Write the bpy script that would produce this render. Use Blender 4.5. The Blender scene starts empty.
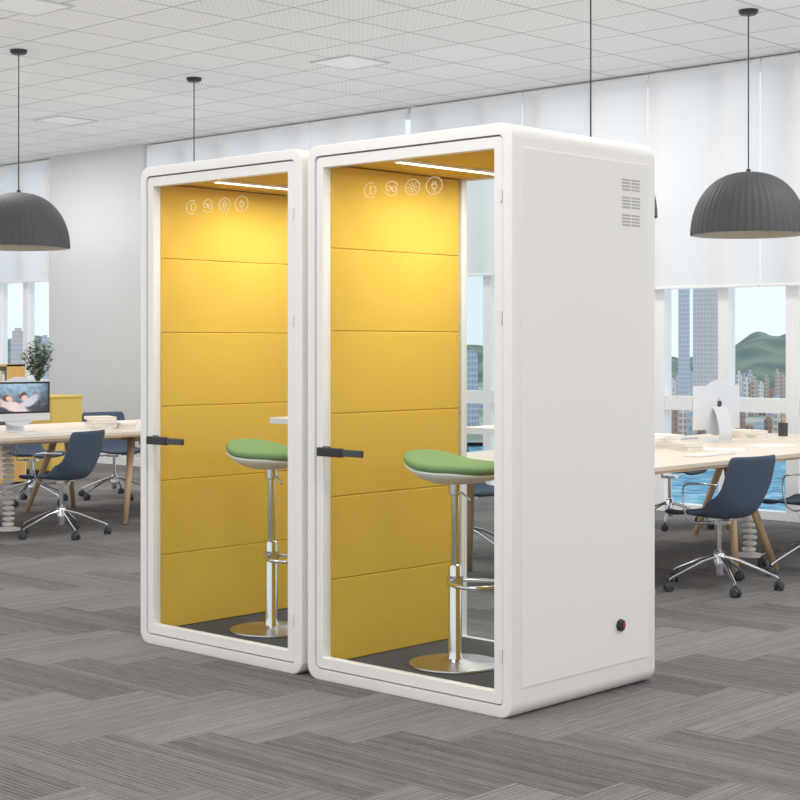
import bpy, bmesh, math, random
from mathutils import Vector, Matrix
random.seed(7)
scene = bpy.context.scene
COL = scene.collection
pi = math.pi

# ------------------------------------------------------------------ camera frame helpers
F_PX = 1562.0; HOR = 345.0; CAM_H = 1.441
YAW = math.radians(43.3); S = math.sin(YAW); C = math.cos(YAW)
def at_depth(px, d):
    t = (px-400)/F_PX
    return Vector((d*(-S+t*C), d*(C+t*S)))
def on_plane(px, py, z):
    d = F_PX*(CAM_H-z)/(py-HOR)
    return at_depth(px, d)

# ------------------------------------------------------------------ materials
def lin(c):
    out = []
    for v in c:
        v /= 255.0
        out.append(v/12.92 if v <= .04045 else ((v+.055)/1.055)**2.4)
    return (*out, 1)

class NT:
    def __init__(self, mat):
        self.t = mat.node_tree; self.n = self.t.nodes; self.l = self.t.links
    def new(self, typ, **kw):
        nd = self.n.new(typ)
        for k, v in kw.items():
            setattr(nd, k, v)
        return nd
    def put(self, sock, v):
        if isinstance(v, bpy.types.NodeSocket): self.l.new(v, sock)
        else: sock.default_value = v
    def math(self, op, a, b=None, c=None):
        nd = self.new('ShaderNodeMath', operation=op)
        self.put(nd.inputs[0], a)
        if b is not None: self.put(nd.inputs[1], b)
        if c is not None: self.put(nd.inputs[2], c)
        return nd.outputs[0]
    def mixc(self, f, a, b, mode='MIX'):
        nd = self.new('ShaderNodeMix', data_type='RGBA', blend_type=mode)
        self.put(nd.inputs[0], f); self.put(nd.inputs[6], a); self.put(nd.inputs[7], b)
        return nd.outputs[2]
    def combine(self, x, y, z):
        nd = self.new('ShaderNodeCombineXYZ')
        self.put(nd.inputs[0], x); self.put(nd.inputs[1], y); self.put(nd.inputs[2], z)
        return nd.outputs[0]

def mat(name, col, rough=.5, metal=0, noise=0, nscale=30, bump=0, bscale=200, emit=None, estr=0, coords='Object', spec=None):
    m = bpy.data.materials.new(name); m.use_nodes = True
    nt = NT(m); b = nt.n['Principled BSDF']
    base = lin(col)
    b.inputs['Base Color'].default_value = base
    b.inputs['Roughness'].default_value = rough
    b.inputs['Metallic'].default_value = metal
    if spec is not None: b.inputs['Specular IOR Level'].default_value = spec
    tc = nt.new('ShaderNodeTexCoord')
    if noise:
        nz = nt.new('ShaderNodeTexNoise'); nz.inputs['Scale'].default_value = nscale; nz.inputs['Detail'].default_value = 3
        nt.l.new(tc.outputs[coords], nz.inputs['Vector'])
        dark = tuple(c*(1-noise) for c in base[:3])+(1,)
        lite = tuple(min(1, c*(1+noise)) for c in base[:3])+(1,)
        nt.l.new(nt.mixc(nz.outputs[0], dark, lite), b.inputs['Base Color'])
    if bump:
        nz = nt.new('ShaderNodeTexNoise'); nz.inputs['Scale'].default_value = bscale; nz.inputs['Detail'].default_value = 2
        nt.l.new(tc.outputs[coords], nz.inputs['Vector'])
        bp = nt.new('ShaderNodeBump'); bp.inputs['Strength'].default_value = bump; bp.inputs['Distance'].default_value = .002
        nt.l.new(nz.outputs[0], bp.inputs['Height']); nt.l.new(bp.outputs[0], b.inputs['Normal'])
    if emit:
        b.inputs['Emission Color'].default_value = lin(emit); b.inputs['Emission Strength'].default_value = estr
    return m

M_WHITE = mat('booth_white', (240,236,231), .5, noise=.012, nscale=8)
M_WHITE2 = mat('panel_white', (241,237,232), .6, noise=.012, nscale=5)
M_SEAM = mat('seam_grey', (150,148,146), .7, noise=.02)
M_HINGE = mat('hinge_white', (238,234,229), .5, noise=.02)
M_YEL = mat('yellow_fabric', (227,187,82), 1.0, noise=.3, nscale=150, bump=.45, bscale=380, spec=0)
M_DARKCARPET = mat('booth_carpet', (80,79,82), .95, noise=.3, nscale=180, bump=.5)
M_BLACK = mat('black_metal', (38,38,40), .4, noise=.05)
M_DGREY = mat('dark_grey_plastic', (62,64,68), .5, noise=.05)
M_CHROME = mat('chrome', (225,225,228), .13, 1, noise=.01)
M_STEEL = mat('brushed_steel', (196,192,190), .32, 1, noise=.03)
M_GREEN = mat('green_fabric', (132,162,112), 1.0, noise=.2, nscale=130, bump=.4, bscale=400, spec=0)
M_NAVY = mat('slate_upholstery', (80,92,110), .85, noise=.08, nscale=120, bump=.2, spec=.2)
M_LAMP = mat('lamp_dark', (76,76,78), .65, noise=.05)
M_LAMPIN = mat('lamp_lining', (190,185,175), .6, noise=.03)
M_BULB = mat('bulb', (255,245,225), .3, noise=.01, emit=(255,240,215), estr=3)
M_LED = mat('led', (255,250,240), .3, noise=.01, emit=(255,250,238), estr=2.0)
M_DESK = mat('desktop_pale', (224,210,192), .45, noise=.02)
M_SHELFW = mat('shelf_white', (230,226,220), .4, noise=.02)
M_WALL = mat('wall_paint', (212,212,213), .85, noise=.02, nscale=3)
M_FRAME = mat('window_frame', (242,242,242), .45, noise=.015)
M_PAPER = mat('paper', (240,236,228), .8, noise=.03)
M_PLAST = mat('white_plastic', (234,230,222), .45, noise=.02)
M_ALU = mat('aluminium', (222,224,228), .35, .35, noise=.02)
M_LOGO = mat('logo_grey', (60,62,66), .3, noise=.02)
M_POT = mat('pot_ceramic', (225,220,210), .5, noise=.05)
M_LEAF = mat('leaf_green', (140,156,132), .7, noise=.25, nscale=12)
M_STEM = mat('stem_brown', (110,98,80), .8, noise=.2)
M_YCAB = mat('yellow_laminate', (232,200,100), .6, noise=.03)
M_RED = mat('red_plastic', (200,40,35), .4, noise=.05)
M_PRINT = mat('white_print', (250,246,222), .6, noise=.01)
M_TILEP = mat('ceiling_light', (246,246,246), .5, noise=.01)
M_TILEF = mat('ceiling_light_frame', (206,207,208), .5, noise=.02)

def wood(name, a, b):
    m = bpy.data.materials.new(name); m.use_nodes = True; nt = NT(m); bs = nt.n['Principled BSDF']
    tc = nt.new('ShaderNodeTexCoord'); mp = nt.new('ShaderNodeMapping'); mp.inputs['Scale'].default_value = (40, 40, 4)
    nt.l.new(tc.outputs['Object'], mp.inputs[0])
    nz = nt.new('ShaderNodeTexNoise'); nz.inputs['Scale'].default_value = 1.0; nz.inputs['Detail'].default_value = 4
    nt.l.new(mp.outputs[0], nz.inputs['Vector'])
    nt.l.new(nt.mixc(nz.outputs[0], lin(a), lin(b)), bs.inputs['Base Color'])
    bs.inputs['Roughness'].default_value = .5
    return m
M_OAK = wood('oak', (184,150,116), (212,180,146))
M_SHELFWOOD = wood('shelf_wood', (214,165,88), (232,188,112))

def glass_mat(name, tint=(250,252,252), refl=1.0):
    m = bpy.data.materials.new(name); m.use_nodes = True; nt = NT(m)
    nt.n.remove(nt.n['Principled BSDF'])
    out = [n for n in nt.n if n.type == 'OUTPUT_MATERIAL'][0]
    tr = nt.new('ShaderNodeBsdfTransparent'); tr.inputs[0].default_value = lin(tint)
    gl = nt.new('ShaderNodeBsdfGlossy'); gl.inputs['Roughness'].default_value = .0
    lw = nt.new('ShaderNodeLayerWeight'); lw.inputs[0].default_value = .5
    mx = nt.new('ShaderNodeMixShader')
    fac = nt.math('ADD', nt.math('MULTIPLY', nt.math('POWER', lw.outputs['Facing'], 5.0), .6), .012)
    nt.l.new(nt.math('MULTIPLY', fac, refl), mx.inputs[0])
    nt.l.new(tr.outputs[0], mx.inputs[1]); nt.l.new(gl.outputs[0], mx.inputs[2]); nt.l.new(mx.outputs[0], out.inputs[0])
    return m
M_GLASS = glass_mat('booth_glass', refl=.5)
M_WGLASS = glass_mat('window_glass', (246,250,252), .8)

def blind_mat():
    m = bpy.data.materials.new('blind_fabric'); m.use_nodes = True; nt = NT(m)
    b = nt.n['Principled BSDF']; out = [n for n in nt.n if n.type == 'OUTPUT_MATERIAL'][0]
    tc = nt.new('ShaderNodeTexCoord'); nz = nt.new('ShaderNodeTexNoise'); nz.inputs['Scale'].default_value = 60
    nt.l.new(tc.outputs['Object'], nz.inputs['Vector'])
    col = nt.mixc(nz.outputs[0], lin((250,249,249)), lin((254,253,253)))
    nt.l.new(col, b.inputs['Base Color']); b.inputs['Roughness'].default_value = .9
    tl = nt.new('ShaderNodeBsdfTranslucent'); nt.l.new(col, tl.inputs[0])
    mx = nt.new('ShaderNodeMixShader'); mx.inputs[0].default_value = .7
    nt.l.new(b.outputs[0], mx.inputs[1]); nt.l.new(tl.outputs[0], mx.inputs[2]); nt.l.new(mx.outputs[0], out.inputs[0])
    return m
M_BLIND = blind_mat()

def carpet_mat():
    m = bpy.data.materials.new('carpet_planks'); m.use_nodes = True; nt = NT(m); b = nt.n['Principled BSDF']
    g = nt.new('ShaderNodeNewGeometry'); sp = nt.new('ShaderNodeSeparateXYZ'); nt.l.new(g.outputs['Position'], sp.inputs[0])
    w = .25; L = 4
    x, y = sp.outputs[0], sp.outputs[1]
    xs = nt.math('DIVIDE', x, w); ys = nt.math('DIVIDE', y, w)
    i = nt.math('FLOOR', xs); j = nt.math('FLOOR', ys)
    dif = nt.math('SUBTRACT', i, j)
    k = nt.math('FLOORED_MODULO', dif, 2.0*L)
    vert = nt.math('GREATER_THAN', k, L-.5)
    grp = nt.math('FLOOR', nt.math('DIVIDE', dif, 2.0*L))
    lane = nt.math('ADD', nt.math('MULTIPLY', vert, i), nt.math('MULTIPLY', nt.math('SUBTRACT', 1.0, vert), j))
    wn = nt.new('ShaderNodeTexWhiteNoise', noise_dimensions='3D')
    nt.l.new(nt.combine(lane, grp, vert), wn.inputs['Vector'])
    rnd = wn.outputs['Value']
    inv = nt.math('SUBTRACT', 1.0, vert)
    across = nt.math('ADD', nt.math('MULTIPLY', vert, x), nt.math('MULTIPLY', inv, y))
    along = nt.math('ADD', nt.math('MULTIPLY', vert, y), nt.math('MULTIPLY', inv, x))
    offs = nt.math('MULTIPLY', rnd, 37.0)
    # fine tufted ribs: every row with its own shade, broken into short stitches
    P = .0104
    row = nt.math('FLOOR', nt.math('DIVIDE', across, P))
    wr = nt.new('ShaderNodeTexWhiteNoise', noise_dimensions='3D')
    seg = nt.math('FLOOR', nt.math('ADD', nt.math('MULTIPLY', along, 14.0), nt.math('MULTIPLY', row, .37)))
    nt.l.new(nt.combine(row, seg, offs), wr.inputs['Vector'])
    wr2 = nt.new('ShaderNodeTexWhiteNoise', noise_dimensions='2D')
    nt.l.new(nt.combine(row, offs, 0.0), wr2.inputs['Vector'])
    rib = nt.math('SINE', nt.math('MULTIPLY', across, 2*pi/(P*2)))
    n2 = nt.new('ShaderNodeTexNoise'); n2.inputs['Scale'].default_value = 1; n2.inputs['Detail'].default_value = 2
    nt.l.new(nt.combine(nt.math('MULTIPLY', across, 150.0), nt.math('MULTIPLY', along, 150.0), offs), n2.inputs['Vector'])
    v = nt.math('ADD', nt.math('MULTIPLY', nt.math('SUBTRACT', wr2.outputs['Value'], .5), .42), .5)
    v = nt.math('ADD', v, nt.math('MULTIPLY', nt.math('SUBTRACT', wr.outputs['Value'], .5), .22))
    v = nt.math('ADD', v, nt.math('MULTIPLY', rib, .16))
    v = nt.math('ADD', v, nt.math('MULTIPLY', nt.math('SUBTRACT', n2.outputs[0], .5), .6))
    v = nt.math('ADD', v, nt.math('MULTIPLY', nt.math('SUBTRACT', rnd, .5), .25))
    v = nt.math('ADD', v, nt.math('MULTIPLY', nt.math('SUBTRACT', vert, .5), .26))
    cl = nt.new('ShaderNodeClamp'); nt.l.new(v, cl.inputs[0])
    nt.l.new(nt.mixc(cl.outputs[0], lin((93,91,90)), lin((140,137,135))), b.inputs['Base Color'])
    b.inputs['Roughness'].default_value = .95; b.inputs['Specular IOR Level'].default_value = .02
    return m

def ceiling_mat():
    m = bpy.data.materials.new('ceiling_tiles'); m.use_nodes = True; nt = NT(m); b = nt.n['Principled BSDF']
    g = nt.new('ShaderNodeNewGeometry'); sp = nt.new('ShaderNodeSeparateXYZ'); nt.l.new(g.outputs['Position'], sp.inputs[0])
    x, y = sp.outputs[0], sp.outputs[1]
    def line(c, per, hw):
        f = nt.math('FLOORED_MODULO', c, per)
        return nt.math('LESS_THAN', nt.math('ABSOLUTE', nt.math('SUBTRACT', f, per/2)), hw)
    ln = nt.math('MAXIMUM', line(x, .6, .007), line(y, .6, .007))
    def d2(c, per):
        f = nt.math('SUBTRACT', nt.math('FLOORED_MODULO', c, per), per/2)
        return nt.math('MULTIPLY', f, f)
    dd = nt.math('ADD', d2(x, .05), d2(y, .05))
    dot = nt.math('LESS_THAN', dd, .012**2)
    wn = nt.new('ShaderNodeTexWhiteNoise', noise_dimensions='2D')
    nt.l.new(nt.combine(nt.math('FLOOR', nt.math('DIVIDE', nt.math('ADD', x, .3), .6)), nt.math('FLOOR', nt.math('DIVIDE', nt.math('ADD', y, .3), .6)), 0.0), wn.inputs['Vector'])
    base = nt.mixc(wn.outputs['Value'], lin((236,236,236)), lin((242,242,242)))
    c1 = nt.mixc(nt.math('MULTIPLY', dot, .35), base, lin((172,173,175)))
    c2 = nt.mixc(ln, c1, lin((170,171,172)))
    nt.l.new(c2, b.inputs['Base Color']); b.inputs['Roughness'].default_value = .8
    return m

def facade_mat(name, wall, win, sx=3.0, sz=3.2, ratio=.6):
    m = bpy.data.materials.new(name); m.use_nodes = True; nt = NT(m); b = nt.n['Principled BSDF']
    tc = nt.new('ShaderNodeTexCoord'); sp = nt.new('ShaderNodeSeparateXYZ'); nt.l.new(tc.outputs['Object'], sp.inputs[0])
    h = nt.math('ADD', sp.outputs[0], sp.outputs[1])
    fa = nt.math('LESS_THAN', nt.math('FLOORED_MODULO', h, sx), sx*ratio)
    fb = nt.math('LESS_THAN', nt.math('FLOORED_MODULO', sp.outputs[2], sz), sz*ratio)
    f = nt.math('MULTIPLY', fa, fb)
    nt.l.new(nt.mixc(f, lin(wall), lin(win)), b.inputs['Base Color']); b.inputs['Roughness'].default_value = .6
    return m

def noise_mat(name, stops, scale, rough=.8, stretch=(1,1,1), detail=5):
    m = bpy.data.materials.new(name); m.use_nodes = True; nt = NT(m); b = nt.n['Principled BSDF']
    tc = nt.new('ShaderNodeTexCoord'); mp = nt.new('ShaderNodeMapping'); mp.inputs['Scale'].default_value = stretch
    nt.l.new(tc.outputs['Object'], mp.inputs[0])
    nz = nt.new('ShaderNodeTexNoise'); nz.inputs['Scale'].default_value = scale; nz.inputs['Detail'].default_value = detail
    nt.l.new(mp.outputs[0], nz.inputs['Vector'])
    cr = nt.new('ShaderNodeValToRGB'); nt.l.new(nz.outputs[0], cr.inputs[0])
    els = cr.color_ramp.elements
    while len(els) < len(stops): els.new(.5)
    for e, (p, c) in zip(els, stops):
        e.position = p; e.color = lin(c)
    nt.l.new(cr.outputs[0], b.inputs['Base Color']); b.inputs['Roughness'].default_value = rough
    return m

# ------------------------------------------------------------------ object helpers
def empty(name, loc, rz=0, label=None, cat=None, group=None, parent=None):
    o = bpy.data.objects.new(name, None); COL.objects.link(o)
    o.empty_display_size = .1; o.location = loc; o.rotation_euler = (0, 0, rz)
    if label: o['label'] = label
    if cat: o['category'] = cat
    if group: o['group'] = group
    if parent: o.parent = parent
    return o

def finish(name, bm, mats, parent=None, loc=(0,0,0), rot=(0,0,0), smooth=False, label=None, cat=None, kind=None, group=None):
    me = bpy.data.meshes.new(name)
    bmesh.ops.recalc_face_normals(bm, faces=bm.faces)
    bm.to_mesh(me); bm.free()
    if not isinstance(mats, (list, tuple)): mats = [mats]
    for m in mats: me.materials.append(m)
    if smooth:
        me.polygons.foreach_set('use_smooth', [True]*len(me.polygons))
    o = bpy.data.objects.new(name, me); COL.objects.link(o)
    o.location = loc; o.rotation_euler = rot
    if parent: o.parent = parent
    if label: o['label'] = label
    if cat: o['category'] = cat
    if kind: o['kind'] = kind
    if group: o['group'] = group
    return o

def add_box(bm, x0, x1, y0, y1, z0, z1, bev=0, seg=2, mi=0):
    r = bmesh.ops.create_cube(bm, size=1)
    vs = r['verts']
    for v in vs:
        v.co = Vector(((x0+x1)/2+v.co.x*(x1-x0), (y0+y1)/2+v.co.y*(y1-y0), (z0+z1)/2+v.co.z*(z1-z0)))
    fs = set(f for v in vs for f in v.link_faces)
    for f in fs: f.material_index = mi
    if bev:
        es = set(e for v in vs for e in v.link_edges)
        rr = bmesh.ops.bevel(bm, geom=list(es), offset=bev, segments=seg, affect='EDGES', profile=.5)
        for f in rr['faces']: f.material_index = mi
    return vs

def box(name, x0, x1, y0, y1, z0, z1, m, bev=0, seg=2, **kw):
    bm = bmesh.new(); add_box(bm, x0, x1, y0, y1, z0, z1, bev, seg)
    return finish(name, bm, m, **kw)

def add_lathe(bm, prof, seg=32, center=(0,0,0), axis='Z', mi=0, rib=0, nrib=0):
    rings = []
    for (r, z) in prof:
        ring = []
        for k in range(seg):
            a = 2*pi*k/seg
            rr = r*(1+rib*math.cos(nrib*a)) if rib else r
            p = Vector((rr*math.cos(a), rr*math.sin(a), z))
            if axis == 'X': p = Vector((p.z, p.x, p.y))
            if axis == 'Y': p = Vector((p.x, p.z, p.y))
            ring.append(bm.verts.new(p+Vector(center)))
        rings.append(ring)
    for a, b in zip(rings, rings[1:]):
        for k in range(seg):
            f = bm.faces.new((a[k], a[(k+1) % seg], b[(k+1) % seg], b[k])); f.material_index = mi
    if prof[0][0] > 1e-6:
        f = bm.faces.new(rings[0]); f.material_index = mi
    if prof[-1][0] > 1e-6:
        f = bm.faces.new(rings[-1]); f.material_index = mi
    return rings

def lathe(name, prof, m, seg=32, center=(0,0,0), axis='Z', smooth=True, **kw):
    bm = bmesh.new(); add_lathe(bm, prof, seg, center, axis)
    bmesh.ops.remove_doubles(bm, verts=bm.verts, dist=1e-6)
    o = finish(name, bm, m, smooth=smooth, **kw)
    if smooth: sharp(o)
    return o

def sharp(o, ang=40):
    try:
        o.data.set_sharp_from_angle(angle=math.radians(ang))
    except Exception:
        pass

def add_tube(bm, pts, r, seg=8, closed=False, mi=0):
    pts = [Vector(p) for p in pts]; n = len(pts)
    radii = r if isinstance(r, (list, tuple)) else [r]*n
    rings = []; up = None
    for k in range(n):
        if closed: t = pts[(k+1) % n]-pts[k-1]
        elif k == 0: t = pts[1]-pts[0]
        elif k == n-1: t = pts[-1]-pts[-2]
        else: t = (pts[k+1]-pts[k]).normalized()+(pts[k]-pts[k-1]).normalized()
        t.normalize()
        if up is None:
            up = Vector((0,0,1)) if abs(t.z) < .9 else Vector((1,0,0))
        up = (up-t*up.dot(t)).normalized(); sd = t.cross(up)
        rings.append([bm.verts.new(pts[k]+radii[k]*(math.cos(2*pi*q/seg)*up+math.sin(2*pi*q/seg)*sd)) for q in range(seg)])
    m = n if closed else n-1
    for k in range(m):
        a, b = rings[k], rings[(k+1) % n]
        for q in range(seg):
            f = bm.faces.new((a[q], a[(q+1) % seg], b[(q+1) % seg], b[q])); f.material_index = mi
    if not closed:
        bm.faces.new(rings[0]).material_index = mi; bm.faces.new(rings[-1]).material_index = mi

def smoothpath(pts, n=6):
    P = [Vector(p) for p in pts]; out = []
    for k in range(len(P)-1):
        p0 = P[max(k-1, 0)]; p1 = P[k]; p2 = P[k+1]; p3 = P[min(k+2, len(P)-1)]
        for q in range(n):
            t = q/n
            out.append(.5*((2*p1)+(-p0+p2)*t+(2*p0-5*p1+4*p2-p3)*t*t+(-p0+3*p1-3*p2+p3)*t**3))
    out.append(P[-1]); return out

def tube(name, pts, r, m, seg=8, closed=False, **kw):
    bm = bmesh.new(); add_tube(bm, pts, r, seg, closed)
    return finish(name, bm, m, smooth=True, **kw)

def copy_tree(root, loc, rz=None, parent=None, **props):
    def rec(o, par):
        c = o.copy(); COL.objects.link(c)
        if par is not None: c.parent = par
        for ch in o.children: rec(ch, c)
        return c
    kids = list(root.children)
    c = root.copy(); COL.objects.link(c); c.location = loc
    if rz is not None: c.rotation_euler = (0, 0, rz)
    for ch in kids: rec(ch, c)
    for k, v in props.items(): c[k] = v
    return c

def rrect(w, h, r, z0=0, seg=8):
    """rounded rectangle in XZ, centred on x, bottom at z0"""
    out = []
    for cx, cz, a0 in ((w/2-r, z0+h-r, 0), (-w/2+r, z0+h-r, pi/2), (-w/2+r, z0+r, pi), (w/2-r, z0+r, 1.5*pi)):
        for k in range(seg+1):
            a = a0+pi/2*k/seg
            out.append((cx+r*math.cos(a), cz+r*math.sin(a)))
    return out

def ring_extrude(bm, outer, inner, y0, y1, bev=.0, mi=0):
    """outer/inner lists of (x,z) same length; chamfered fronts"""
    n = len(outer)
    def loop(pts, y): return [bm.verts.new((x, y, z)) for x, z in pts]
    def shrink(pts, d):
        cx = sum(p[0] for p in pts)/n; cz = sum(p[1] for p in pts)/n
        hx = max(abs(p[0]-cx) for p in pts); hz = max(abs(p[1]-cz) for p in pts)
        return [(cx+(p[0]-cx)*(hx-d)/hx, cz+(p[1]-cz)*(hz-d)/hz) for p in pts]
    loops = []
    if bev:
        for k in range(4):
            a = pi/2*k/3
            loops.append(loop(shrink(outer, bev*(1-math.sin(a))), y0+bev*(1-math.cos(a))))
        # order: front-most to side
        for k in range(4):
            a = pi/2*k/3
            loops.append(loop(shrink(outer, bev*(1-math.cos(a))), y1-bev*(1-math.sin(a))))
    else:
        loops += [loop(outer, y0), loop(outer, y1)]
    loops += [loop(inner, y1), loop(inner, y0)]
    m = len(loops)
    for q in range(m):
        a, b = loops[q], loops[(q+1) % m]
        for k in range(n):
            f = bm.faces.new((a[k], a[(k+1) % n], b[(k+1) % n], b[k])); f.material_index = mi

# ------------------------------------------------------------------ room shell
YW = 11.5; HC = 3.82
box('floor', -23, 5, -4, YW+.15, -.25, 0, carpet_mat(), kind='structure')
box('ceiling', -23, 2.5, 2.2, YW+.15, HC, HC+.15, ceiling_mat(), kind='structure')
box('wall_back', -16.85, -14.9, YW-.12, YW+.14, 0, HC, M_WALL, kind='structure')
box('baseboard_back', -16.85, -14.9, YW-.14, YW-.12, 0, .1, M_FRAME, kind='structure')
wn = 0
def window(x0, x1):
    global wn
    wn += 1
    bm = bmesh.new()
    n = max(1, round((x1-x0)/.65)); mw = .06
    add_box(bm, x0, x0+mw, YW-.05, YW+.07, 0, HC)
    add_box(bm, x1-mw, x1, YW-.05, YW+.07, 0, HC)
    for k in range(1, n):
        xc = x0+(x1-x0)*k/n
        add_box(bm, xc-.05, xc+.05, YW-.045, YW+.065, 0, HC)
    for z0, z1 in ((0, .07), (.88, 1.0), (HC-.1, HC)):
        add_box(bm, x0+mw, x1-mw, YW-.04, YW+.06, z0, z1)
    o = finish('window_%d' % wn, bm, M_FRAME, kind='structure')
    box('window_pane', x0+.02, x1-.02, YW, YW+.008, .03, HC-.03, M_WGLASS, parent=o)
for a, b in ((-20.75,-19.45), (-19.45,-18.15), (-18.15,-16.85), (-14.9,-14.2)): window(a, b)
for k in range(9):
    a = -14.2+1.3*k
    if a < -2: window(a, a+1.3)

edges = [(-20.7,-19.47,2.25), (-19.46,-18.15,2.25), (-18.14,-16.87,2.25),
         (-14.85,-13.46,2.1), (-13.45,-12.06,2.1), (-12.05,-10.66,2.1), (-10.59,-9.17,2.1), (-9.16,-7.77,2.0),
         (-7.76,-6.665,1.92), (-6.655,-5.43,1.92), (-5.42,-4.1,1.92), (-4.09,-2.8,1.92)]
for a, b, z in edges:
    o = empty('roller_blind', ((a+b)/2, YW-.11, z), label='white fabric roller blind lowered over tall window', cat='blind', group='roller blinds on the window wall')
    w = (b-a)/2
    box('blind_fabric', -w, w, -.001, .001, .02, HC-z-.05, M_BLIND, parent=o)
    box('bottom_bar', -w, w, -.012, .012, 0, .025, M_FRAME, bev=.004, parent=o)
    lathe('roller_tube', [(.03,-w),(.03,w)], M_FRAME, seg=16, axis='X', center=(0,.035,HC-z-.04), parent=o)

# ceiling light panels
def ceil_panel(x, y):
    o = empty('ceiling_light_panel', (x, y, HC), label='small square recessed ceiling light panel', cat='ceiling light', group='recessed ceiling panels')
    bm = bmesh.new()
    for a, b, c, d in ((-.24,.24,-.24,-.225), (-.24,.24,.225,.24), (-.24,-.225,-.225,.225), (.225,.24,-.225,.225)):
        add_box(bm, a, b, c, d, -.012, -.001)
    finish('panel_frame', bm, M_TILEF, parent=o)
    box('diffuser', -.225, .225, -.225, .225, -.008, -.003, M_TILEP, parent=o)
for px, py in ((350,62), (26,5), (65,120)):
    d = F_PX*(HC-CAM_H)/(HOR-py); p = at_depth(px, d); ceil_panel(p.x, p.y)

# ------------------------------------------------------------------ phone booth
BW, BD, BH = 1.144, .967, 2.3
BX = -3.795-BW/2; BY = 4.654+BD/2
def make_booth(loc):
    R = empty('phone_booth', loc, label='white rounded phone booth with yellow padded interior and glass door', cat='office phone booth', group='pair of office phone booths')
    hw = BW/2; y0 = -BD/2; y1 = BD/2
    bm = bmesh.new()
    ring_extrude(bm, rrect(BW, BH, .06, 0), rrect(BW-.09, BH-.09, .025, .045), y0, y1, bev=.005)
    o = finish('booth_shell', bm, M_WHITE, parent=R, smooth=True); sharp(o, 35)
    # side cladding
    for s, nm in ((1, 'side_panel'), (-1, 'side_panel')):
        xa, xb = sorted((s*(hw-.002), s*(hw+.005)))
        box(nm, xa, xb, y0+.055, y1-.055, .115, BH-.095, M_WHITE2, bev=.002, parent=R)
    # vent grille
    bm = bmesh.new(); X = hw+.005
    yc = 5.435-loc[1]
    for g in range(3):
        zt = 2.14-g*.074
        for r in range(4):
            for c in (-1, 1):
                add_box(bm, X-.001, X+.0015, yc+c*.034-.029, yc+c*.034+.029, zt-.012-r*.0135, zt-.005-r*.0135)
    finish('vent_grille', bm, mat('vent_shadow', (186,182,178), .7, noise=.03), parent=R)
    # power inlet
    P = lathe('power_inlet', [(.026,X-.001),(.026,X+.012),(.022,X+.015),(0,X+.015)], M_BLACK, seg=8, axis='X', smooth=False, center=(0,5.355-loc[1],.276), parent=R)
    box('power_switch', X+.012, X+.018, 5.355-loc[1]+.002, 5.355-loc[1]+.014, .266, .286, M_RED, bev=.002, parent=P)
    # floor, ceiling
    hi = hw-.055
    box('booth_floor', -hi, hi, y0+.05, y1-.04, .05, .062, M_DARKCARPET, parent=R, label='dark grey carpeted floor')
    box('ceiling_panel', -hi, hi, y0+.05, y1-.04, BH-.075, BH-.055, M_YEL, parent=R, label='yellow felt ceiling')
    # padded panels
    for s in (-1, 1):
        for k in range(6):
            z0 = .064+k*.3595; z1 = z0+.3586
            xa, xb = sorted((s*(hi+.0), s*(hi-.03)))
            bm = bmesh.new(); add_box(bm, xa, xb, y0+.06, y1-.065, z0, z1, bev=.005, seg=4)
            finish('wall_pad', bm, M_YEL, parent=R, label='yellow fabric padded wall panel')
    # back frame and glass
    bm = bmesh.new()
    ring_extrude(bm, rrect(BW-.09, BH-.09, .01, .045, 2), rrect(BW-.17, BH-.145, .006, .062, 2), y1-.045, y1-.008)
    finish('back_frame', bm, M_WHITE, parent=R)
    box('back_glass', -hi+.025, hi-.025, y1-.028, y1-.02, .06, BH-.08, M_GLASS, parent=R)
    # LED
    LX = -4.52-loc[0]
    box('light_housing', LX-.022, LX+.022, y0+.12, y1-.13, BH-.088, BH-.0745, M_WHITE, bev=.003, parent=R)
    box('light_diffuser', LX-.014, LX+.014, y0+.13, y1-.14, BH-.092, BH-.087, M_LED, parent=R)
    ld = bpy.data.lights.new('booth_light', 'AREA'); ld.shape = 'RECTANGLE'; ld.size = .2; ld.size_y = .6; ld.energy = 8.5; ld.color = (1,.98,.93)
    lo = bpy.data.objects.new('booth_light', ld); COL.objects.link(lo); lo.parent = R; lo.location = (LX+.07, .08, BH-.1)
    # desk shelf on right wall
    bm = bmesh.new()
    pts = [(hi-.03, y0+.1), (hi-.03, y1-.07), (hi-.3, y1-.07)]
    for k in range(7):
        a = pi+pi/2*k/6
        pts.append((hi-.30+.06+.06*math.cos(a)-.0, y0+.10+.06+.06*math.sin(a)))
    vb = [bm.verts.new((x, y, 1.085)) for x, y in pts]; vt = [bm.verts.new((x, y, 1.11)) for x, y in pts]
    bm.faces.new(vb); bm.faces.new(vt)
    for k in range(len(pts)): bm.faces.new((vb[k], vb[(k+1) % len(pts)], vt[(k+1) % len(pts)], vt[k]))
    finish('desk_shelf', bm, M_SHELFW, parent=R, label='small white wall-mounted desk shelf')
    box('shelf_bracket', hi-.2, hi-.03, -.02, .02, 1.04, 1.085, M_WHITE, parent=R)
    # door
    D = empty('door', (0, y0+.0, 0), parent=R)
    fo = .045; fi = .095
    bm = bmesh.new()
    ring_extrude(bm, rrect(BW-2*fo-.012, BH-2*fo-.012, .02, fo+.006, 3), rrect(BW-2*fi+.002, BH-2*fi, .004, fi, 3), .006, .05, bev=.003)
    finish('door_frame', bm, M_WHITE, parent=D)
    bm = bmesh.new()
    ring_extrude(bm, rrect(BW-2*fo-.002, BH-2*fo-.002, .025, fo+.001, 3), rrect(BW-2*fo-.02, BH-2*fo-.02, .018, fo+.01, 3), .018, .03)
    finish('door_seal', bm, M_SEAM, parent=D)
    gx = hw-.091
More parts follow.
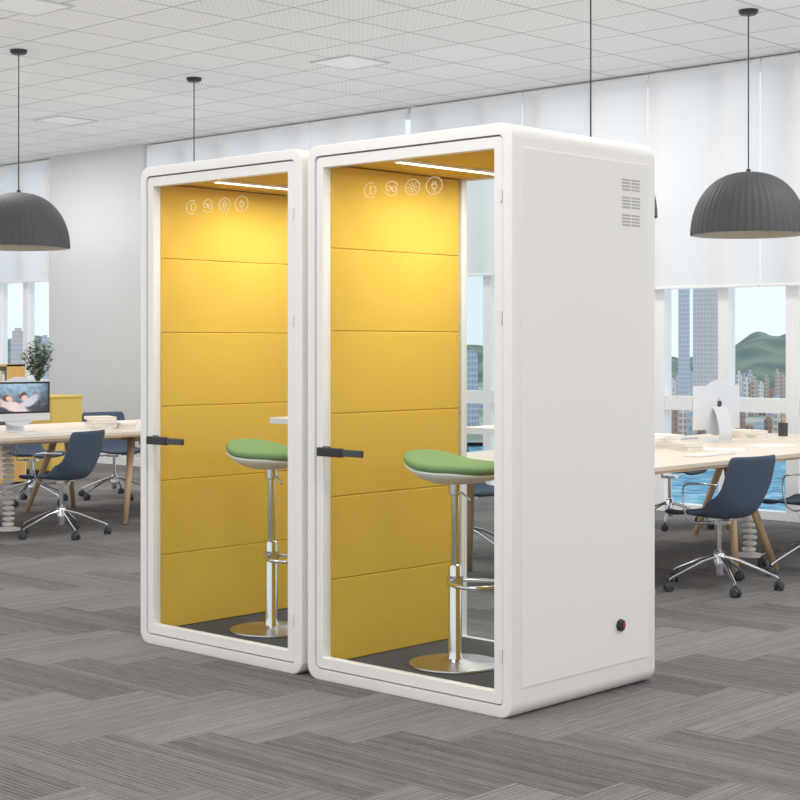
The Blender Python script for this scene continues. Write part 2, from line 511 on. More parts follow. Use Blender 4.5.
    box('door_glass', -gx, gx, .026, .034, .091, BH-.091, M_GLASS, parent=D)
    for z in (.24, 1.55, 2.02):
        bm = bmesh.new()
        add_box(bm, hw-.060, hw-.052, .001, .012, z-.024, z+.024, bev=.002)
        add_lathe(bm, [(.0035, z-.026), (.0035, z+.026)], 12, (hw-.060, .0015, 0))
        finish('hinge', bm, M_HINGE, parent=D)
    # handle
    H = empty('handle', (-hw+.16, 0, .985), parent=D)
    box('lock_plate', -.06, -.02, -.006, .008, -.02, .022, M_BLACK, bev=.003, parent=H)
    lathe('handle_neck', [(.012, -.04), (.012, -.006)], M_BLACK, seg=16, axis='Y', center=(-.036,0,0), parent=H)
    bm = bmesh.new(); add_box(bm, .085, .215, -.045, -.030, -.013, .016, bev=.003)
    finish('lever', bm, M_DGREY, parent=H)
    bm = bmesh.new(); add_box(bm, -.05, .095, -.050, -.026, -.018, .020, bev=.004)
    finish('lock_housing', bm, M_BLACK, parent=H)
    # printed icons
    def icon(k, strokes, rr, ring=True, th=.0012):
        bm = bmesh.new(); W_ = 1.25
        if ring: add_tube(bm, [(W_*rr*math.cos(2*pi*q/28), 0, rr*math.sin(2*pi*q/28)) for q in range(28)], th, 5, True)
        for s in strokes: add_tube(bm, [(W_*x*rr, 0, z*rr) for x, z in s], th, 5)
        finish('icon', bm, M_PRINT, parent=D, loc=(-4.576+k*.119-loc[0], .0245, 2.09-k*.002), label='thin white printed symbol on glass')
    arc = lambda cx, cz, r, a, b, n=8: [(cx+r*math.cos(math.radians(a+(b-a)*q/n)), cz+r*math.sin(math.radians(a+(b-a)*q/n))) for q in range(n+1)]
    # quiet-room symbol in open ring, fan, sun in ring, power plug in ring
    icon(0, [arc(0,0,1.0,60,300,16), arc(.3,0,.5,-90,90,8), [(.3,.5),(-.1,.5)], [(.3,-.5),(-.1,-.5)], [(-.1,.5),(-.1,-.5)]], .031, ring=False)
    icon(1, [arc(0,.0,.16,0,360,8), arc(-.42,.1,.34,-30,300,12), arc(.42,-.1,.34,150,480,12), arc(0,0,1.0,20,160,10), arc(0,0,1.0,200,340,10)], .030, ring=False)
    icon(2, [arc(0,0,.26,0,360,12)]+[[(.42*math.cos(a*pi/4), .42*math.sin(a*pi/4)), (.72*math.cos(a*pi/4), .72*math.sin(a*pi/4))] for a in range(8)], .032)
    icon(3, [[(-.3,.15),(.3,.15),(.3,-.1),(.15,-.35),(-.15,-.35),(-.3,-.1),(-.3,.15)], [(-.15,.15),(-.15,.5)], [(.15,.15),(.15,.5)], [(0,-.35),(0,-.85)]], .035)
    return R
booth = make_booth((BX, BY, 0))
copy_tree(booth, (BX-1.18, BY, 0))

# ------------------------------------------------------------------ bar stool
def make_stool(loc):
    R = empty('bar_stool', loc, label='green upholstered swivel bar stool on chrome disc base inside booth', cat='stool', group='green bar stools in the booths')
    lathe('base_plate', [(0,0),(.198,0),(.2,.004),(.198,.01),(.15,.016),(.05,.024),(.035,.03),(0,.03)], M_STEEL, seg=48, parent=R)
    lathe('column', [(0,.02),(.04,.02),(.034,.04),(.03,.06),(.03,.42),(.027,.43),(.019,.435),(.019,.73),(.03,.735),(.03,.785),(0,.785)], M_CHROME, seg=24, parent=R)
    pts = smoothpath([(.0,-.045,.36),(.1,-.11,.36),(.2,-.1,.36),(.235,0,.36),(.2,.1,.36),(.1,.11,.36),(0,.045,.36)], 5)
    bm = bmesh.new(); add_tube(bm, pts, .009, 10); add_lathe(bm, [(.036,.34),(.036,.385)], 24)
    o = finish('footrest', bm, M_CHROME, parent=R, smooth=True); sharp(o)
    tube('height_lever', [(.0,.0,.75),(.06,-.02,.745),(.12,-.04,.72)], .005, M_CHROME, parent=R)
    # seat: loft
    def hz(x, y):
        nx = x/.215; ny = y/.19
        back = max(0, -nx-.15)**1.7*.07
        side = ny*ny*.018*max(0, 1-abs(nx))
        dip = -.014*math.exp(-((nx-.05)**2)*5)
        front = -max(0, nx-.45)**2*.03
        return back+side+dip+front
    def sup(a, sx, sy, e=2.6):
        c, s = math.cos(a), math.sin(a)
        return (math.copysign(abs(c)**(2/e), c)*sx, math.copysign(abs(s)**(2/e), s)*sy)
    def disc(bm, layers, seg=40):
        prev = None
        for (k, dz, useh) in layers:
            ring = []
            for q in range(seg):
                x, y = sup(2*pi*q/seg, .215*k, .19*k)
                ring.append(bm.verts.new((x, y, dz+hz(x, y)*useh)))
            if prev:
                for q in range(seg): bm.faces.new((prev[q], prev[(q+1) % seg], ring[(q+1) % seg], ring[q]))
            else: bm.faces.new(ring)
            prev = ring
        bm.faces.new(prev)
    bm = bmesh.new()
    disc(bm, [(.2,.782,.2), (.5,.79,.6), (.75,.803,.9), (.92,.816,1), (1.0,.83,1), (.99,.838,1), (.93,.838,1), (.8,.836,1), (.6,.834,1), (.4,.833,1), (.2,.832,1), (.04,.832,1)])
    o = finish('seat_shell', bm, M_PLAST, parent=R, smooth=True, label='cream moulded underside shell')
    bm = bmesh.new()
    disc(bm, [(.03,.836,1), (.3,.836,1), (.6,.837,1), (.8,.838,1), (.97,.840,1), (1.0,.846,1), (1.01,.856,1), (.99,.866,1), (.95,.871,1), (.87,.874,1), (.8,.875,1), (.7,.875,1), (.6,.875,1), (.5,.875,1), (.4,.875,1), (.3,.875,1), (.2,.875,1), (.1,.875,1), (.03,.875,1)])
    o = finish('seat_cushion', bm, M_GREEN, parent=R, smooth=True, label='sage green fabric seat cushion')
    return R
stool = make_stool((-4.45, 5.068, .062))
stool.rotation_euler = (0,0,math.radians(0))
copy_tree(stool, (-5.63, 5.068, .062))

# ------------------------------------------------------------------ pendant lamps
def make_lamp(x, y):
    R = empty('pendant_lamp', (x, y, HC), label='dark grey ribbed dome pendant lamp on thin black cord', cat='pendant lamp', group='dome pendant lamps over the desks')
    z0 = 2.225-HC
    prof = []
    for k in range(15):
        a = pi/2*k/14
        prof.append((.405*math.cos(a)**.85 if k < 14 else 0.0, z0+.445*math.sin(a)))
    bm = bmesh.new(); add_lathe(bm, prof, 192, rib=.01, nrib=48)
    fs = [f for f in bm.faces if len(f.verts) > 4]; bmesh.ops.delete(bm, geom=fs, context='FACES_ONLY')
    finish('lamp_shade', bm, M_LAMP, parent=R, smooth=True)
    prof2 = [(r*.965, z-.004) for r, z in prof]
    bm = bmesh.new(); add_lathe(bm, prof2, 48)
    fs = [f for f in bm.faces if len(f.verts) > 4]; bmesh.ops.delete(bm, geom=fs, context='FACES_ONLY')
    finish('shade_lining', bm, M_LAMPIN, parent=R, smooth=True, label='light inner lining')
    lathe('lamp_socket', [(0,z0+.465),(.016,z0+.465),(.018,z0+.42),(.03,z0+.40),(0,z0+.40)], M_BLACK, parent=R, seg=16)
    lathe('bulb', [(0,z0+.15),(.04,z0+.17),(.055,z0+.21),(.04,z0+.27),(.02,z0+.32),(.02,z0+.41),(0,z0+.41)], M_BULB, parent=R, seg=20)
    lathe('cord', [(.005,z0+.46),(.005,-.02)], M_BLACK, parent=R, seg=8)
    lathe('ceiling_canopy', [(0,-.035),(.05,-.035),(.065,-.025),(.07,0),(0,0)], M_BLACK, parent=R, seg=24)
    return R
lamp = make_lamp(-5.81, 9.775)
for p in ((-5.76, 7.83), (-10.88, 7.06), (-10.88, 8.87)): copy_tree(lamp, (*p, HC))

# ------------------------------------------------------------------ desks
def make_desk(x0, x1, y0, y1, legs, label):
    R = empty('bench_desk', ((x0+x1)/2, (y0+y1)/2, 0), label=label, cat='desk')
    w = (x1-x0)/2; l = (y1-y0)/2
    bm = bmesh.new(); add_box(bm, -w, w, -l, l, .722, .75, bev=.003)
    finish('desktop', bm, M_DESK, parent=R)
    bm = bmesh.new(); add_box(bm, -w+.004, w-.004, -l+.004, l-.004, .708, .722)
    finish('desktop_edge', bm, M_OAK, parent=R, label='oak underside band')
    bm = bmesh.new()
    for x in (-.35, .35): add_box(bm, x-.025, x+.025, -l+.2, l-.2, .66, .708)
    finish('support_beam', bm, M_PLAST, parent=R)
    for yy in legs:
        yl = yy-(y0+y1)/2
        for s in (-1, 1):
            for d in (-1, 1):
                bm = bmesh.new()
                add_tube(bm, [(s*(w-.28), yl+d*.04, .708), (s*(w-.10), yl+d*.24, 0.0)], [.032, .02], 12)
                finish('leg', bm, M_OAK, parent=R, smooth=True, label='slanted tapered oak leg')
        bm = bmesh.new(); add_box(bm, -w+.25, w-.25, yl-.03, yl+.03, .65, .707)
        finish('leg_rail', bm, M_OAK, parent=R)
    return R
make_desk(-6.6, -5.0, 7.0, 10.9, (7.3, 8.68, 10.4), 'long pale bench desk with slanted oak legs by the windows')
make_desk(-11.7, -10.1, 4.6, 9.6, (4.95, 7.85, 9.3), 'long pale bench desk with slanted oak legs near the grey wall')

def cable_spine(x, y):
    R = empty('cable_spine', (x, y, 0), label='white segmented cable riser standing under desk', cat='cable riser', group='white cable risers')
    bm = bmesh.new()
    n = 16
    for k in range(n):
        z = .03+k*.041
        add_lathe(bm, [(.018,z),(.042,z+.006),(.048,z+.017),(.042,z+.028),(.018,z+.034)], 14, (0.01*math.sin(k*.8),0,0))
    o = finish('riser_segments', bm, M_PLAST, parent=R, smooth=True)
    lathe('riser_foot', [(0,0),(.1,0),(.1,.012),(.03,.03),(0,.03)], M_PLAST, parent=R, seg=24)
p = on_plane(749, 556, 0); cable_spine(p.x, p.y)
p = on_plane(8, 530, 0); cable_spine(p.x, p.y)

# ------------------------------------------------------------------ office chair (faces +Y locally)
def make_chair(loc, rz):
    R = empty('office_chair', loc, rz, label='slate blue shell office chair with chrome arms on five-star castor base', cat='office chair', group='slate blue shell office chairs at the desks')
    prof = smoothpath([(0,.235,.425),(0,.2,.445),(0,.08,.44),(0,-.06,.43),(0,-.16,.44),(0,-.215,.49),(0,-.24,.58),(0,-.265,.68),(0,-.295,.80)], 3)
    n = len(prof); nu = 12
    bm = bmesh.new(); grid = []
    for k, p in enumerate(prof):
        v = k/(n-1)
        hwid = .235 if v < .5 else .235-.012*((v-.5)/.5)**2
        if v < .08: hwid -= .03*(1-v/.08)
        if v > .93: hwid -= .012*((v-.93)/.07)**1.5
        row = []
        for q in range(nu+1):
            u = -1+2*q/nu
            seatf = max(0, 1-max(0, v-.35)/.2)
            mid = math.exp(-((v-.55)/.16)**2)
            dz = .02*abs(u)**3*seatf+.08*abs(u)**3*mid
            dy = .05*u*u*(1-seatf)+.045*abs(u)**3*mid
            row.append(bm.verts.new((u*hwid, p.y+dy, p.z+dz)))
        grid.append(row)
    for a, b in zip(grid, grid[1:]):
        for q in range(nu): bm.faces.new((a[q], a[q+1], b[q+1], b[q]))
    o = finish('seat_shell', bm, M_NAVY, parent=R, smooth=True, label='slate blue upholstered one-piece seat and back')
    md = o.modifiers.new('s', 'SOLIDIFY'); md.thickness = .018; md.offset = 0
    md = o.modifiers.new('b', 'SUBSURF'); md.levels = 1; md.render_levels = 1
    for s in (-1, 1):
        tube('armrest', smoothpath([(s*.04,0,.40),(s*.2,.02,.405),(s*.255,.05,.46),(s*.26,.06,.60),(s*.26,.02,.632),(s*.255,-.08,.638),(s*.24,-.17,.635)], 5), .006, M_CHROME, parent=R, label='chrome tube armrest')
    lathe('column', [(0,.08),(.028,.08),(.028,.22),(.015,.225),(.015,.38),(.07,.385),(.07,.405),(0,.405)], M_CHROME, parent=R, seg=20)
    bm = bmesh.new()
    add_lathe(bm, [(.0,.13),(.033,.135),(.033,.20),(.028,.21),(0,.21)], 20)
    BR = .345
    for k in range(5):
        a = 2*pi*k/5+.3
        c, s = math.cos(a), math.sin(a)
        add_tube(bm, [(c*.02, s*.02, .19), (c*.12, s*.12, .165), (c*(BR-.02), s*(BR-.02), .082), (c*BR, s*BR, .068)], [.012,.011,.008,.008], 8)
    o = finish('star_base', bm, M_CHROME, parent=R, smooth=True, label='polished five-star base'); sharp(o)
    c0 = None
    for k in range(5):
        a = 2*pi*k/5+.3
        loc2 = (math.cos(a)*BR, math.sin(a)*BR, 0); rr = (0, 0, a+.7*k)
        if c0 is None:
            bm = bmesh.new()
            for s in (-1, 1):
                add_lathe(bm, [(.0,s*.026),(.02,s*.026),(.028,s*.022),(.028,s*.008),(0,s*.008)], 18, (0,0,.028), 'X')
            add_box(bm, -.008, .008, -.022, .022, .028, .058, bev=.004)
            add_lathe(bm, [(.007,.05),(.007,.075)], 10)
            c0 = finish('caster', bm, M_DGREY, parent=R, loc=loc2, rot=rr, smooth=True, label='dark twin-wheel castor'); sharp(c0)
        else:
            c = c0.copy(); COL.objects.link(c); c.parent = R; c.location = loc2; c.rotation_euler = rr
    return R
ch = make_chair((-4.97, 8.03, 0), math.radians(84))
for (x, y, r) in ((-4.90, 9.0, 93), (-6.95, 10.5, -80), (-7.0, 8.1, -95), (-6.9, 9.35, -86),
                  (-9.98, 6.85, 110), (-12.2, 8.05, -75), (-12.1, 8.9, -100)):
    copy_tree(ch, (x, y, 0), math.radians(r))

# ------------------------------------------------------------------ desktop computers
def screen_mat():
    """photo wallpaper: two pale figures lying in grass under a bright sky, dark at the rim"""
    m = bpy.data.materials.new('screen_wallpaper'); m.use_nodes = True; nt = NT(m); b = nt.n['Principled BSDF']
    tc = nt.new('ShaderNodeTexCoord'); sp = nt.new('ShaderNodeSeparateXYZ'); nt.l.new(tc.outputs['Object'], sp.inputs[0])
    x, z = sp.outputs[0], sp.outputs[2]
    nz = nt.new('ShaderNodeTexNoise'); nz.inputs['Scale'].default_value = 22; nz.inputs['Detail'].default_value = 5
    nt.l.new(tc.outputs['Object'], nz.inputs['Vector'])
    f = nt.math('MULTIPLY', nt.math('SUBTRACT', z, .2), 5.5)
    f = nt.math('ADD', f, nt.math('MULTIPLY', nt.math('SUBTRACT', nz.outputs[0], .5), 1.6))
    cl = nt.new('ShaderNodeClamp'); nt.l.new(f, cl.inputs[0])
    col = nt.mixc(cl.outputs[0], lin((74,74,88)), lin((158,190,216)))
    def ell(cx, cz, rx, rz, rot=0.0):
        dx = nt.math('SUBTRACT', x, cx); dz = nt.math('SUBTRACT', z, cz)
        c_, s_ = math.cos(rot), math.sin(rot)
        a = nt.math('DIVIDE', nt.math('ADD', nt.math('MULTIPLY', dx, c_), nt.math('MULTIPLY', dz, s_)), rx)
        c = nt.math('DIVIDE', nt.math('SUBTRACT', nt.math('MULTIPLY', dz, c_), nt.math('MULTIPLY', dx, s_)), rz)
        d = nt.math('ADD', nt.math('MULTIPLY', a, a), nt.math('MULTIPLY', c, c))
        d = nt.math('ADD', d, nt.math('MULTIPLY', nt.math('SUBTRACT', nz.outputs[0], .5), 2.6))
        mr = nt.new('ShaderNodeMapRange'); nt.l.new(d, mr.inputs[0])
        mr.inputs[1].default_value = .6; mr.inputs[2].default_value = 1.3; mr.inputs[3].default_value = 1; mr.inputs[4].default_value = 0
        return mr.outputs[0]
    for (cx, cz, rx, rz, ro, cc) in ((.05,.20,.15,.038,.35,(222,206,204)), (-.08,.235,.10,.034,-.5,(200,200,212)), (.11,.265,.04,.028,.3,(110,76,62)),
                                 (.085,.262,.03,.022,.4,(232,190,170)), (-.03,.285,.034,.026,-.4,(92,66,58)), (-.04,.268,.028,.022,-.3,(226,186,168))):
        col = nt.mixc(ell(cx, cz, rx, rz, ro), col, lin(cc))
    e = nt.math('MULTIPLY', nt.math('POWER', nt.math('ABSOLUTE', nt.math('DIVIDE', x, .25)), 3.0), .8)
    col = nt.mixc(e, col, lin((30,34,46)))
    nt.l.new(col, b.inputs['Base Color']); nt.l.new(col, b.inputs['Emission Color']); b.inputs['Emission Strength'].default_value = .25
    b.inputs['Roughness'].default_value = .3
    return m
M_SCREEN = screen_mat()
def make_computer(loc, rz, label):
    # screen faces +Y locally... front at y+
    R = empty('desktop_computer', loc, rz, label=label, cat='computer')
    w = .265; zb = .085; zt = .4
    bm = bmesh.new(); add_box(bm, -w, w, -.006, .006, zb, zt, bev=.005)
    # bulged back
    add_lathe(bm, [(.2,-.006),(.14,-.016),(.06,-.024),(0,-.026)], 32, (0,0,.24), 'Y')
    o = finish('monitor_housing', bm, M_ALU, parent=R, smooth=True); sharp(o, 30)
    box('bezel', -w+.003, w-.003, .005, .0075, zb+.06, zt-.003, M_BLACK, parent=R)
    box('screen', -w+.018, w-.018, .0074, .0085, zb+.075, zt-.018, M_SCREEN, parent=R, label='lit screen with wallpaper of two pale figures')
    bm = bmesh.new()
    prof = smoothpath([(0,-.02,.25),(0,-.06,.18),(0,-.085,.07),(0,-.075,.008)], 5)
    def strip(pts, hwid, th=.005):
        pr = None
        for q, p in enumerate(pts):
            t = (pts[min(q+1, len(pts)-1)]-pts[max(q-1, 0)]).normalized(); nn = Vector((0, -t.z, t.y))*th/2
            r = [bm.verts.new((-hwid, p.y+nn.y, p.z+nn.z)), bm.verts.new((hwid, p.y+nn.y, p.z+nn.z)), bm.verts.new((hwid, p.y-nn.y, p.z-nn.z)), bm.verts.new((-hwid, p.y-nn.y, p.z-nn.z))]
            if pr:
                for i in range(4): bm.faces.new((pr[i], pr[(i+1) % 4], r[(i+1) % 4], r[i]))
            else: bm.faces.new(r)
            pr = r
        bm.faces.new(pr)
    strip(prof, .075)
    add_box(bm, -.095, .095, -.09, .09, 0, .007, bev=.002)
    finish('stand', bm, M_ALU, parent=R)
    # round emblem with leaf and bite on back
    bm = bmesh.new()
    pts = []
    for q in range(40):
        a = 2*pi*q/40; r = .026*(1+.05*math.cos(2*a)-.12*max(0, math.sin(a))**8-.08*max(0, -math.sin(a))**8)
        x, z = r*math.cos(a), r*math.sin(a)
        dx, dz = x+.031, z-.004
        dd = math.hypot(dx, dz)
        if dd < .0125: x, z = -.031+dx/dd*.0125, .004+dz/dd*.0125
        pts.append((x, z))
    vs = [bm.verts.new((x, -.0272, z+.27)) for x, z in pts]; ve = [bm.verts.new((x, -.024, z+.27)) for x, z in pts]
    bm.faces.new(vs)
    for q in range(40): bm.faces.new((vs[q], vs[(q+1) % 40], ve[(q+1) % 40], ve[q]))
    lf = [bm.verts.new((x, -.0272, z+.27)) for x, z in ((0,.027),(-.008,.031),(-.011,.041),(-.003,.037))]
    bm.faces.new(lf)
    finish('emblem', bm, M_LOGO, parent=R, label='dark bitten-fruit emblem')
    return R
make_computer((-6.05, 9.74, .75), math.radians(84), 'silver all-in-one desktop computer seen from behind on desk')
make_computer((-10.75, 6.98, .75), math.radians(-98), 'silver all-in-one desktop computer with photo wallpaper on desk')

def keyboard(loc, rz):
    R = empty('keyboard', loc, rz, label='slim white keyboard on pale desk', cat='keyboard', group='slim keyboards')
    box('keyboard_base', -.21, .21, -.057, .057, 0, .01, M_ALU, bev=.003, parent=R)
    bm = bmesh.new()
    for r in range(5):
        for c in range(14): add_box(bm, -.2+c*.0287, -.2+c*.0287+.025, -.05+r*.0205, -.05+r*.0205+.0175, .0095, .0125)
    o = finish('keys', bm, M_PLAST, parent=R); o['kind'] = 'stuff'
keyboard((-5.3, 8.45, .75), math.radians(90)); keyboard((-10.35, 6.95, .75), math.radians(90))
keyboard((-6.38, 9.72, .75), math.radians(90))

# books
bcols = [(236,232,224),(220,214,204),(232,224,206),(206,210,214),(238,236,232),(214,196,170),(190,120,90),(200,170,70),(90,110,130)]
BM = [mat('book_cover_%d' % k, c, .6, noise=.04) for k, c in enumerate(bcols)]
def book(loc, rz, sx, sy, th, m, group, label='closed book lying flat in a stack', upright=False):
    R = empty('book', loc, rz, label=label, cat='book', group=group)
    bm = bmesh.new()
    if upright:
        add_box(bm, -th/2, -th/2+.003, -sx/2, sx/2, 0, sy); add_box(bm, th/2-.003, th/2, -sx/2, sx/2, 0, sy); add_box(bm, -th/2, th/2, -sx/2-.003, -sx/2, 0, sy)
        finish('book_cover', bm, m, parent=R)
        box('pages', -th/2+.003, th/2-.003, -sx/2+.001, sx/2-.005, .003, sy-.004, M_PAPER, parent=R)
    else:
        add_box(bm, -sx/2, sx/2, -sy/2, sy/2, 0, .003); add_box(bm, -sx/2, sx/2, -sy/2, sy/2, th-.003, th); add_box(bm, -sx/2-.003, -sx/2, -sy/2, sy/2, 0, th)
        finish('book_cover', bm, m, parent=R)
        box('pages', -sx/2, sx/2-.005, -sy/2+.005, sy/2-.005, .003, th-.003, M_PAPER, parent=R)
def stack(px, py, n, group, s=1.0):
    p = on_plane(px, py, .75); z = .7505
    for k in range(n):
        th = random.uniform(.018, .03)
        book((p.x+random.uniform(-.012,.012), p.y+random.uniform(-.012,.012), z), random.uniform(-.25,.25)+1.2, .2*s, .28*s, th, BM[random.randrange(5)], group)
        z += th+.0005
stack(660, 447, 4, 'books stacked on the window desk'); stack(689, 450, 2, 'books stacked on the window desk', .7)
stack(101, 428, 4, 'books stacked on the far desk'); stack(126, 428, 2, 'books stacked on the far desk', .7)
stack(745, 437, 2, 'books stacked on the window desk')
def paper(px, py, rz):
    p = on_plane(px, py, .75)
    box('paper_sheets', -.15, .15, -.105, .105, 0, .006, M_PAPER, loc=(p.x, p.y, .75), rot=(0,0,rz), label='loose white paper sheets lying on desk', cat='paper')
paper(722, 450, .4); paper(72, 432, .9); paper(770, 446, 1.3)
def pencil_cup(px, py):
    p = on_plane(px, py, .75)
    R = empty('pencil_cup', (p.x, p.y, .75), label='small black desk cup holding pencils', cat='pencil cup')
    lathe('cup', [(0,0),(.035,0),(.038,.1),(.034,.1),(.032,.006),(0,.006)], M_DGREY, parent=R, seg=24)
    for k in range(4):
        a = k*1.6
        tube('pencil', [(.012*math.cos(a), .012*math.sin(a), .01), (.03*math.cos(a), .03*math.sin(a), .15+.01*k)], .0035, BM[5+k % 4], parent=R)
pencil_cup(783, 436)

# ------------------------------------------------------------------ storage behind far desk
p = at_depth(35, 17.6)
R = empty('storage_cabinet', (p.x, p.y, 0), label='low yellow storage cabinet against the grey wall', cat='cabinet')
box('cabinet_body', -.62, .62, -.2, .2, .06, .86, M_YCAB, bev=.004, parent=R)
box('cabinet_top', -.63, .63, -.215, .21, .86, .885, M_YCAB, bev=.003, parent=R)
box('plinth', -.58, .58, -.17, .18, 0, .06, M_DGREY, parent=R)
for s in (-1, 1):
    D = box('cabinet_door', min(s*.01, s*.61), max(s*.01, s*.61), -.215, -.2, .07, .85, M_YCAB, bev=.003, parent=R)
    box('handle', s*.05-.006, s*.05+.006, -.24, -.215, .45, .6, M_STEEL, bev=.002, parent=D)
p = at_depth(-12, 16.6)
R = empty('bookcase', (p.x, p.y, 0), label='open yellow-wood bookcase holding books near the window', cat='bookcase')
bm = bmesh.new()
w = .55
for x in (-w, -.01, w-.02): add_box(bm, x, x+.02, -.11, .10, 0, 1.24)
for z in (0, .42, .84, 1.22): add_box(bm, -w, w, -.11, .10, z, z+.02)
finish('bookcase_frame', bm, M_SHELFWOOD, parent=R)
box('back_panel', -w, w, .10, .11, 0, 1.24, M_PLAST, parent=R, label='pale back panel')
for sh in (.4405, .8605):
    x = p.x-.50
    while x < p.x+.5:
        th = random.uniform(.025, .05)
        if abs(x-p.x) > .05:
            book((x, p.y-.015, sh), 0, random.uniform(.15,.17), random.uniform(.24,.33), th, BM[random.choice([0,2,3,4,6,8,1,7])], 'upright books in the bookcase', 'upright book standing on wooden shelf', True)
        x += th+.012

# plant
p2 = at_depth(38, 17.6)
R = empty('potted_plant', (p2.x, p2.y-.0, .885), label='leafy grey-green plant in pale pot on cabinet', cat='potted plant')
lathe('pot', [(0,0),(.06,0),(.085,.14),(.078,.14),(.072,.12),(0,.12)], M_POT, parent=R, seg=28)
bs_ = bmesh.new(); bl = bmesh.new()
for k in range(60):
    # branch tips fill a rounded crown
    while True:
        v = Vector((random.uniform(-1,1), random.uniform(-1,1), random.uniform(-1,1)))
        if .2 < v.length < 1: break
    tip = Vector((v.x*.18, v.y*.18, .44+v.z*.22))
    pts = smoothpath([(0,0,.11), (tip.x*.4, tip.y*.4, .11+(tip.z-.11)*.5), tip], 4)
    add_tube(bs_, pts, .002, 5)
    for q in range(5, len(pts)):
        for r in range(5):
            b = random.uniform(0, 2*pi); d = Vector((math.cos(b), math.sin(b), random.uniform(-.5,.8))).normalized()
            sd = d.cross(Vector((0,0,1))).normalized(); L = random.uniform(.035,.052); c = pts[q]
            vs = [bl.verts.new(c), bl.verts.new(c+d*L*.5+sd*L*.4), bl.verts.new(c+d*L+Vector((0,0,-.005))), bl.verts.new(c+d*L*.5-sd*L*.4)]
            bl.faces.new(vs)
finish('stems', bs_, M_STEM, parent=R); finish('leaves', bl, M_LEAF, parent=R)

# ------------------------------------------------------------------ outside
SEA = -35
M_SEA = noise_mat('sea_water', [(.35,(40,116,156)),(.48,(78,154,186)),(.56,(96,170,198)),(.68,(160,206,222))], .22, .6, (1,1,1), 9)
def ground_strip(name, d0, d1, z, m, label, cat, px0=-900, px1=1700, n=30):
    bm = bmesh.new(); a = []; b = []
    for k in range(n+1):
        px = px0+(px1-px0)*k/n
        q0 = at_depth(px, d0); q1 = at_depth(px, d1)
        a.append(bm.verts.new((q0.x, q0.y, z))); b.append(bm.verts.new((q1.x, q1.y, z)))
    for k in range(n): bm.faces.new((a[k], a[k+1], b[k+1], b[k]))
    return finish(name, bm, m, label=label, cat=cat, kind='stuff')
ground_strip('sea', 60, 620, SEA, M_SEA, 'calm bright blue harbour water outside the windows', 'water')
M_LAND = noise_mat('land', [(.35,(130,142,130)),(.5,(165,172,164)),(.65,(196,196,192))], .02)
ground_strip('shore', 560, 2600, SEA+1.5, M_LAND, 'pale built-up shore across the water', 'land')
M_HILL = noise_mat('hill_vegetation', [(.36,(82,106,104)),(.5,(102,124,116)),(.64,(130,144,128))], .03, detail=7)
def hill(px0, px1, d, top_fn, name):
    bm = bmesh.new(); nx, ny = 120, 20; g = []
    for i in range(nx+1):
        px = px0+(px1-px0)*i/nx; row = []
        for j in range(ny+1):
            v = j/ny; dd = d+(v-.5)*500
            q = at_depth(px, dd)
            topz = CAM_H+(HOR-top_fn(px))/F_PX*d
            e = math.sin(pi*v)**.8
            edge = min(1, min(i, nx-i)/6)
            z = SEA+(topz-SEA)*e*edge*(1+.025*math.sin(i*.5+j*1.1)+.02*math.sin(i*.3-j*1.6)+random.uniform(-.006,.006))
            row.append(bm.verts.new((q.x, q.y, z)))
        g.append(row)
    for i in range(nx):
        for j in range(ny): bm.faces.new((g[i][j], g[i+1][j], g[i+1][j+1], g[i][j+1]))
    finish(name, bm, M_HILL, smooth=True, label='hazy green wooded hill beyond the city', cat='hill')
hill(600, 1150, 1500, lambda p: 358-13*math.exp(-((p-748)/18)**2)-21*math.exp(-((p-782)/36)**2)-18*math.exp(-((p-900)/80)**2)-1.5*math.sin(p*.2), 'hill')
hill(250, 590, 1700, lambda p: 354-9*math.exp(-((p-480)/60)**2)-3*math.sin(p*.06), 'hill')
hill(-300, 200, 1600, lambda p: 352-12*math.exp(-((p-30)/70)**2)-3*math.sin(p*.05), 'hill')
FM = [facade_mat('facade_%d' % k, a, b, sx, sz) for k, (a, b, sx, sz) in enumerate([
    ((216,206,206),(178,184,204),1.5,1.9), ((226,218,210),(160,166,176),2.4,2.4), ((200,206,218),(148,166,188),1.8,2.6), ((234,230,226),(176,180,190),2.4,2.4),
    ((206,188,174),(154,148,152),2.2,2.2), ((202,210,222),(166,182,204),1.6,2.1), ((186,150,132),(138,130,134),2.2,2.2)])]
def building(px, d, wpx, ytop, k):
    q = at_depth(px, d); w = wpx*d/F_PX/1.25; h = CAM_H+(HOR-ytop)/F_PX*d-(SEA+1.5)
    bm = bmesh.new(); w2 = w/2; dd = w2*random.uniform(.8, 1.1)
    add_box(bm, -w2, w2, -dd, dd, 0, h*.9)
    if h > 30: add_box(bm, -w2*.82, w2*.82, -dd*.82, dd*.82, h*.9, h*.97)
    add_box(bm, -w2*.5, w2*.5, -dd*.5, dd*.5, h*.9, h)
    add_box(bm, -w2*1.12, w2*1.12, -dd*1.12, dd*1.12, 0, min(5, h*.2))
    tall = h > 45
    finish('building', bm, FM[k], loc=(q.x, q.y, SEA+1.5), label='tall glass and concrete high-rise tower across the water' if tall else 'pale low-rise city building across the water', cat='building', group='city buildings on the far shore')
building(707, 660, 27, 255, 0); building(684, 720, 10, 262, 5); building(471, 680, 14, 350, 2)
building(488, 720, 9, 375, 1); building(18, 660, 14, 328, 0); building(45, 700, 9, 335, 5); building(-10, 720, 22, 340, 4)
px = 640
while px < 850:
    building(px, random.uniform(860,1000), 5, random.uniform(368,388), random.randrange(1,7)); px += 5.5
px = 642
while px < 850:
    if abs(px-707) > 16: building(px, random.uniform(740,800), 7, random.uniform(376,402), random.randrange(1,7))
    px += 7.5
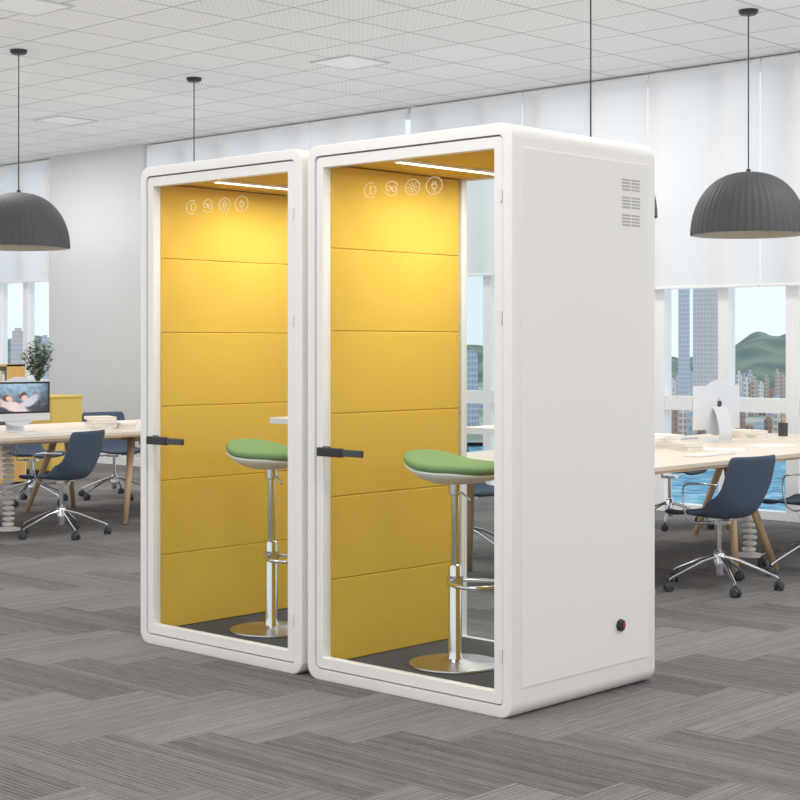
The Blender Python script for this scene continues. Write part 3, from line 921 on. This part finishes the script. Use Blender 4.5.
px = 645
while px < 850:
    building(px, random.uniform(585,615), 9, random.uniform(396,424), random.randrange(1,7)); px += 9.5
for px in list(range(440, 520, 7))+list(range(-30, 80, 9)):
    building(px, random.uniform(760,900), random.uniform(5,6.5), random.uniform(370,398), random.randrange(1,7))

# ------------------------------------------------------------------ lights & world
W = bpy.data.worlds.new('World'); scene.world = W; W.use_nodes = True
nt = NT(W); bg = nt.n['Background']
tc = nt.new('ShaderNodeTexCoord'); sp = nt.new('ShaderNodeSeparateXYZ'); nt.l.new(tc.outputs['Generated'], sp.inputs[0])
cr = nt.new('ShaderNodeValToRGB'); nt.l.new(sp.outputs[2], cr.inputs[0])
cr.color_ramp.elements[0].position = 0; cr.color_ramp.elements[0].color = lin((240,245,249))
cr.color_ramp.elements[1].position = .45; cr.color_ramp.elements[1].color = lin((246,248,252))
nt.l.new(cr.outputs[0], bg.inputs[0]); bg.inputs[1].default_value = 1.2

def area(x, y, z, sx, sy, e, rot=(0,0,0), col=(1,.98,.95)):
    ld = bpy.data.lights.new('fill_light', 'AREA'); ld.shape = 'RECTANGLE'; ld.size = sx; ld.size_y = sy; ld.energy = e; ld.color = col
    o = bpy.data.objects.new('fill_light', ld); COL.objects.link(o); o.location = (x, y, z); o.rotation_euler = rot
for x in (-16, -12, -8, -4, -.5):
    for y in (3.4, 7.2, 10.0):
        area(x, y, HC-.03, 1.8, .5, 38)  # added downward fill to brighten the room, no fixtures modelled for it
area(-9, 7.0, 2.45, 19, 8, 148, rot=(pi,0,0), col=(1,.99,.975))  # added upward fill that lifts the ceiling, not a lamp of the office

scene.view_settings.view_transform = 'Standard'
scene.view_settings.look = 'None'

cam = bpy.data.cameras.new('camera'); co = bpy.data.objects.new('camera', cam); COL.objects.link(co)
co.location = (0, 0, CAM_H); co.rotation_euler = (pi/2, 0, YAW)
cam.sensor_width = 36; cam.lens = F_PX/800*36; cam.shift_y = -(400-HOR)/800; cam.clip_end = 5000; cam.clip_start = .05
scene.camera = co
